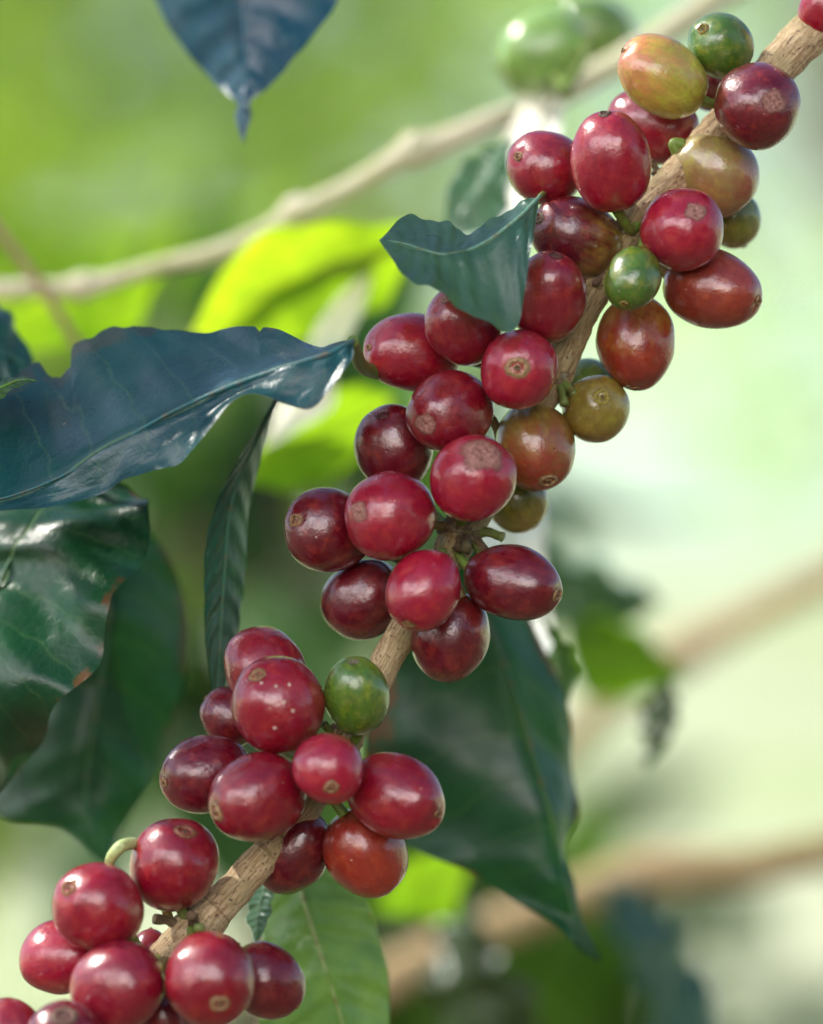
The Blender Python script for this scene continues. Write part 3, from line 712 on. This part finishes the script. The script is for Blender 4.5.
def tree(label, x, y, gz, h, crown_c, crown_r, n, L, color, seed, trunk_r=.1, cat='tree', name='background_tree', squash=.8):
    r = random.Random(seed)
    root = bpy.data.objects.new(name, None); col.objects.link(root); root.location = (x, y, gz)
    tag(root, label, cat)
    o0 = Vector((x, y, gz)); cc = Vector(crown_c)
    tp = [o0 - Vector((0, 0, .05)), o0.lerp(cc, .35) + Vector((r.uniform(-.1, .1) * h * .3, 0, 0)), o0.lerp(cc, .75), cc]
    v, f, uv = tube(tp, [trunk_r * 1.3, trunk_r, trunk_r * .8, trunk_r * .5], 6, 12, .12, 6 / max(trunk_r, .02) * .2)
    tr = mesh_obj('trunk', v, f, M_TR, root, o0, uv)
    for k in range(5):
        d = rvec(r); d.z = abs(d.z) * .8
        e = cc + Vector((d.x * crown_r, d.y * crown_r, d.z * crown_r * squash)) * .7
        v, f, uv = tube([o0.lerp(cc, .7 + .05 * k), cc.lerp(e, .4) + Vector((0, 0, -.05 * crown_r)), e], [trunk_r * .45, trunk_r * .3, trunk_r * .12], 5, 8, .1, 20)
        mesh_obj('limb', v, f, M_TR, tr, o0, uv).location = (0, 0, 0)
    V, F = [], []
    clumps = []
    for k in range(26):
        d = rvec(r) * (r.random() ** .4) * crown_r
        clumps.append((cc + Vector((d.x, d.y, d.z * squash)), crown_r * r.uniform(.16, .36)))
    for k in range(n):
        c0, cr_ = clumps[r.randrange(len(clumps))]
        d = rvec(r) * (r.random() ** .5) * cr_
        al = (rvec(r) + Vector((0, 0, -.3)) + d.normalized() * .6)
        leaf_quad(V, F, c0 + d, L * r.uniform(.7, 1.2), L * .22, rvec(r), al, r)
    cw = mesh_obj('crown', V, F, M_FAR, root, o0); cw.color = tuple(color) + (1,)
    return root
def hill(x, y):
    t = max(0, y - 3.0)
    z = .075 * t
    z = min(z, .50)
    return z + .10 * noise.noise(Vector((x * .25, y * .25, 0))) * min(1, abs(y - 0) / 4 + abs(x) / 6)

# ground sheet
gv, gf = [], []
xs = [-400, -200, -100, -60, -40, -30] + [x * 1.0 for x in range(-24, 25)] + [30, 40, 60, 100, 200, 400]
ys = [-400, -200, -100, -60, -40, -30] + [y * 1.0 for y in range(-24, 41)] + [50, 70, 100, 160, 250, 400]
for y in ys:
    for x in xs: gv.append((x, y, hill(x, y)))
nx_ = len(xs)
for j in range(len(ys) - 1):
    for i in range(nx_ - 1):
        a = j * nx_ + i; gf.append((a, a + 1, a + nx_ + 1, a + nx_))
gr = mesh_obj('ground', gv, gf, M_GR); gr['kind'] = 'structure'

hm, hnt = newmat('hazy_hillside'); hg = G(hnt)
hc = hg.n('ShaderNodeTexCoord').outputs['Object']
hcol = hg.mix(hg.ramp(hg.noise(hc, .05, 5, .6), (.35, .65)), (.40, .56, .40), (.56, .68, .50))  # distance haze painted into the pale hill colour
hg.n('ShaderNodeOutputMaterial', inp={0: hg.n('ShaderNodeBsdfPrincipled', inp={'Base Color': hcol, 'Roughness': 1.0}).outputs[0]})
hv, hf = [], []
for j in range(17):
    for i in range(41):
        x = -400 + 20 * i; y = 90 + 14 * j
        z = (13 + 4 * math.sin(x * .017 + 1) + 2.5 * noise.noise(Vector((x * .02, y * .02, 3)))) * math.sin(min(j / 16, 1) * math.pi * .5) ** 1.2 - .5
        hv.append((x, y, z))
for j in range(16):
    for i in range(40):
        a = j * 41 + i; hf.append((a, a + 1, a + 42, a + 41))
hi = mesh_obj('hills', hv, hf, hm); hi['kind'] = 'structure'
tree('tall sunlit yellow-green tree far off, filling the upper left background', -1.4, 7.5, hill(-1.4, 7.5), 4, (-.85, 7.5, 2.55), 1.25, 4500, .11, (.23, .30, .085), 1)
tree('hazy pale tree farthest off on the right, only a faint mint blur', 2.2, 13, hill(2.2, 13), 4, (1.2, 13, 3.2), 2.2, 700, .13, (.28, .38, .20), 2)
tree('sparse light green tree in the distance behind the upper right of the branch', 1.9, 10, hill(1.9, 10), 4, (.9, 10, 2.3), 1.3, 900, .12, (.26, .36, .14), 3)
def shrub(label, x, y, cz, r, n, color, seed, L=.12, sq=1.0):
    return tree(label, x, y, hill(x, y), 1.5, (x, y, cz), r, n, L, color, seed, .018, 'shrub', 'coffee_shrub', sq)
shrub('deep green coffee shrub behind the middle cherries, out of focus', -.05, .95, 1.265, .10, 60, (.035, .085, .020), 4, .09)
shrub('yellow-green coffee shrub behind the left leaves, out of focus', -.36, 1.7, 1.33, .32, 420, (.19, .28, .03), 5, .12, .62)
shrub('dim green coffee shrub low behind the bottom middle', .03, 1.6, 1.06, .12, 80, (.07, .14, .02), 6)

for sx, sy, sd_ in ((-1.5, -1.9, 31), (1.45, -1.7, 32), (-2.3, -3.6, 33), (2.4, -3.5, 34)):  # out-of-view shrubs added to keep side reflections dark
    sh = tree('unseen dark coffee shrub added either side of the camera', sx, sy, hill(sx, sy), 2.2, (sx, sy, 1.25), 1.0, 900, .15, (.03, .07, .015), sd_, .03, 'shrub', 'coffee_shrub', 1.15)
    sh['group'] = 'unseen coffee shrubs added beside the camera'

# ------------------------------------------------------------------ the parent shrub: stem left of the frame and unseen leaves placed to shade the branch
r = random.Random(77)
root = bpy.data.objects.new('coffee_shrub', None); col.objects.link(root); o0 = Vector((-.30, .42, 0)); root.location = o0
tag(root, 'leafy parent shrub of the fruiting branch, its thin stem rising left of the leaves', 'shrub')
v, f, uv = tube([o0 - Vector((0, 0, .03)), Vector((-.32, .40, .7)), Vector((-.34, .42, 1.35)), Vector((-.36, .44, 2.0))], [.016, .013, .010, .006], 8, 14, .1, 60)
mesh_obj('trunk', v, f, M_BK2, root, o0, uv)
V, F = [], []
SUNLIT = [45, 46, 53, 54]
tw = [P(x, y, z) for x, y, z in ((30, 290, 100), (80, 288, 100), (140, 272, 100), (200, 258, 98), (260, 232, 96), (296, 214, 95), (350, 188, 94), (430, 145, 93), (510, 110, 95),
      (520, 130, 62), (500, 170, 62), (330, 330, 120), (300, 410, 120), (510, 520, 60), (540, 650, 60), (520, 50, 130),
      (395, 635, -5), (385, 655, -5), (240, 875, -18), (220, 900, -18), (550, 720, 34), (545, 760, 34), (800, 40, 0), (780, 60, 0), (310, 270, 150), (60, 320, 190), (300, 440, 170), (120, 845, -22), (40, 940, -15), (95, 970, -30), (600, 34, 180), (80, 290, 125), (200, 258, 125), (297, 213, 120), (416, 150, 114), (500, 118, 118))]
shade = [p for i, (p, a) in enumerate(cherry_pos) if i not in (44, 45, 52, 53)]
shade += [P(x, y, 30) for x, y in ((240, 30), (240, 80), (60, 600), (90, 700), (80, 780), (20, 730), (225, 520), (222, 620), (440, 780), (480, 830), (560, 880), (430, 250), (490, 270), (320, 930), (340, 980))]
strong = [P(40, 940, -15), P(95, 970, -30), P(520, 50, 130), P(40, 640, 5), P(95, 515, 5), P(740, 85, -10), P(630, 60, -10)]
for p in shade:
    for k in range(2 if r.random() < .45 else 1):
        t = .28
        while True:
            q0 = p + SUN * t; kk = (D + q0.y) / D
            if (q0.z - H0) / (S * kk) > 512 + 330 or q0.x / (S * kk) < -411 - 330: break
            t += .02
        t += r.uniform(0, .2)
        c0 = p + SUN * t + Vector((r.uniform(-.006, .006), r.uniform(-.006, .006), 0))
        al = Vector((r.uniform(-1, 1), r.uniform(-1, 1), r.uniform(-.9, .1))).normalized()
        up = (SUN * .8 + Vector((0, 0, .6)) + rvec(r) * .4).normalized()
        L = r.uniform(.055, .085)
        if any(((c0 - q) - SUN * (c0 - q).dot(SUN)).length < L * .38 for q in tw) or any(((c0 - q) - SUN * (c0 - q).dot(SUN)).length < L * .62 for q in strong): continue
        leaf_quad(V, F, c0 - al * L * .5, L, L * .2, up, al, r)
for k in range(26):
    # a few more around the crown
    c0 = Vector((r.uniform(-.5, -.2), r.uniform(.35, .6), r.uniform(1.75, 2.05)))
    leaf_quad(V, F, c0, r.uniform(.08, .13), .025, Vector((0, 0, 1)), rvec(r), r)
# small unseen leaves added to shade the bitten leaf; the leaf hanging below it keeps its two patches of sun
spots = [P(92, 505, 20), P(100, 525, 17), P(98, 545, 14), P(40, 645, 8), P(30, 668, 6)]
for gx in range(-40, 345, 26):
    for gy in range(330, 500, 30):
        if gy > 330 + (345 - gx) * .55 + 45: continue
        p = P(gx, gy, 8 - (gy - 330) * .1)
        t = r.uniform(.11, .2) + max(0, gx) * .0003
        c0 = p + SUN * t
        if any(((c0 - q) - SUN * (c0 - q).dot(SUN)).length < .019 for q in spots): continue
        L = r.uniform(.036, .05); al = (SUN.cross(rvec(r))).normalized()
        leaf_quad(V, F, c0 - al * L * .5, L, L * .25, SUN, al, r)
cw = mesh_obj('crown', V, F, M_FAR, root, o0); cw.color = (.035, .085, .018, 1)

# ------------------------------------------------------------------ light
w = bpy.data.worlds.new('World'); scene.world = w; w.use_nodes = True
nt = w.node_tree; nt.nodes.clear()
sky = nt.nodes.new('ShaderNodeTexSky'); sky.sky_type = 'NISHITA'; sky.sun_disc = False
elev = math.asin(SUN.z); az = math.atan2(SUN.x, SUN.y)
sky.sun_elevation = elev; sky.sun_rotation = az % (2 * math.pi)
sky.air_density = 1.0; sky.dust_density = .7; sky.ozone_density = 1.0
bg = nt.nodes.new('ShaderNodeBackground'); bg.inputs[1].default_value = .15
out = nt.nodes.new('ShaderNodeOutputWorld')
g = G(nt)
gen = g.n('ShaderNodeTexCoord').outputs['Generated']
sp3 = g.n('ShaderNodeSeparateXYZ', inp={0: gen})
nz = g.noise(g.mapping(gen, (1, 1, 2.2)), 2.6, 6, .6, .3)
# bright cloud patch added behind the camera, shaped for highlights on the cherries
sd3 = g.n('ShaderNodeVectorMath', operation='DOT_PRODUCT', inp={0: gen, 1: (-.34, -.86, .38)}).outputs['Value']
south = g.ramp(sd3, (.66, .86))
band = g.math('MULTIPLY', g.ramp(sp3.outputs[2], (.03, .08)), g.ramp(sp3.outputs[2], (.42, .62, 1, 0)))
cl = g.math('MULTIPLY', g.ramp(nz, (.30, .46)), g.math('MULTIPLY', south, band))
ccol = g.mix(g.ramp(sp3.outputs[2], (.16, .40)), (46, 41, 37), (44, 43, 46))
skyc = g.mix(cl, sky.outputs[0], ccol)
nt.links.new(skyc, bg.inputs[0]); nt.links.new(bg.outputs[0], out.inputs[0])
sd = bpy.data.lights.new('sun', 'SUN'); sd.energy = 5.0; sd.angle = rad(.53); sd.color = (1, .95, .86)
so = bpy.data.objects.new('sun', sd); col.objects.link(so)
so.rotation_mode = 'QUATERNION'; so.rotation_quaternion = SUN.to_track_quat('Z', 'Y'); so.location = (-3, 2, 5)

# ------------------------------------------------------------------ camera
cd = bpy.data.cameras.new('camera'); cam = bpy.data.objects.new('camera', cd); col.objects.link(cam)
cam.location = (0, -D, H0); cam.rotation_euler = (rad(90), 0, 0)
cd.sensor_fit = 'VERTICAL'; cd.sensor_height = 24.0
cd.lens = 24.0 * D / (1024 * S)
cd.clip_start = .01; cd.clip_end = 3000
cd.dof.use_dof = True; cd.dof.focus_distance = D - .010
cd.dof.aperture_fstop = (cd.lens / 1000) / .026
scene.camera = cam
scene.render.engine = 'CYCLES'
cy = scene.cycles
cy.use_denoising = True
try: cy.denoiser = 'OPENIMAGEDENOISE'
except Exception: pass
cy.use_adaptive_sampling = False
cy.sample_clamp_indirect = 6.0
cy.max_bounces = 8; cy.transparent_max_bounces = 12
scene.view_settings.view_transform = 'Standard'
scene.view_settings.look = 'None'; scene.view_settings.exposure = 0; scene.view_settings.gamma = 1
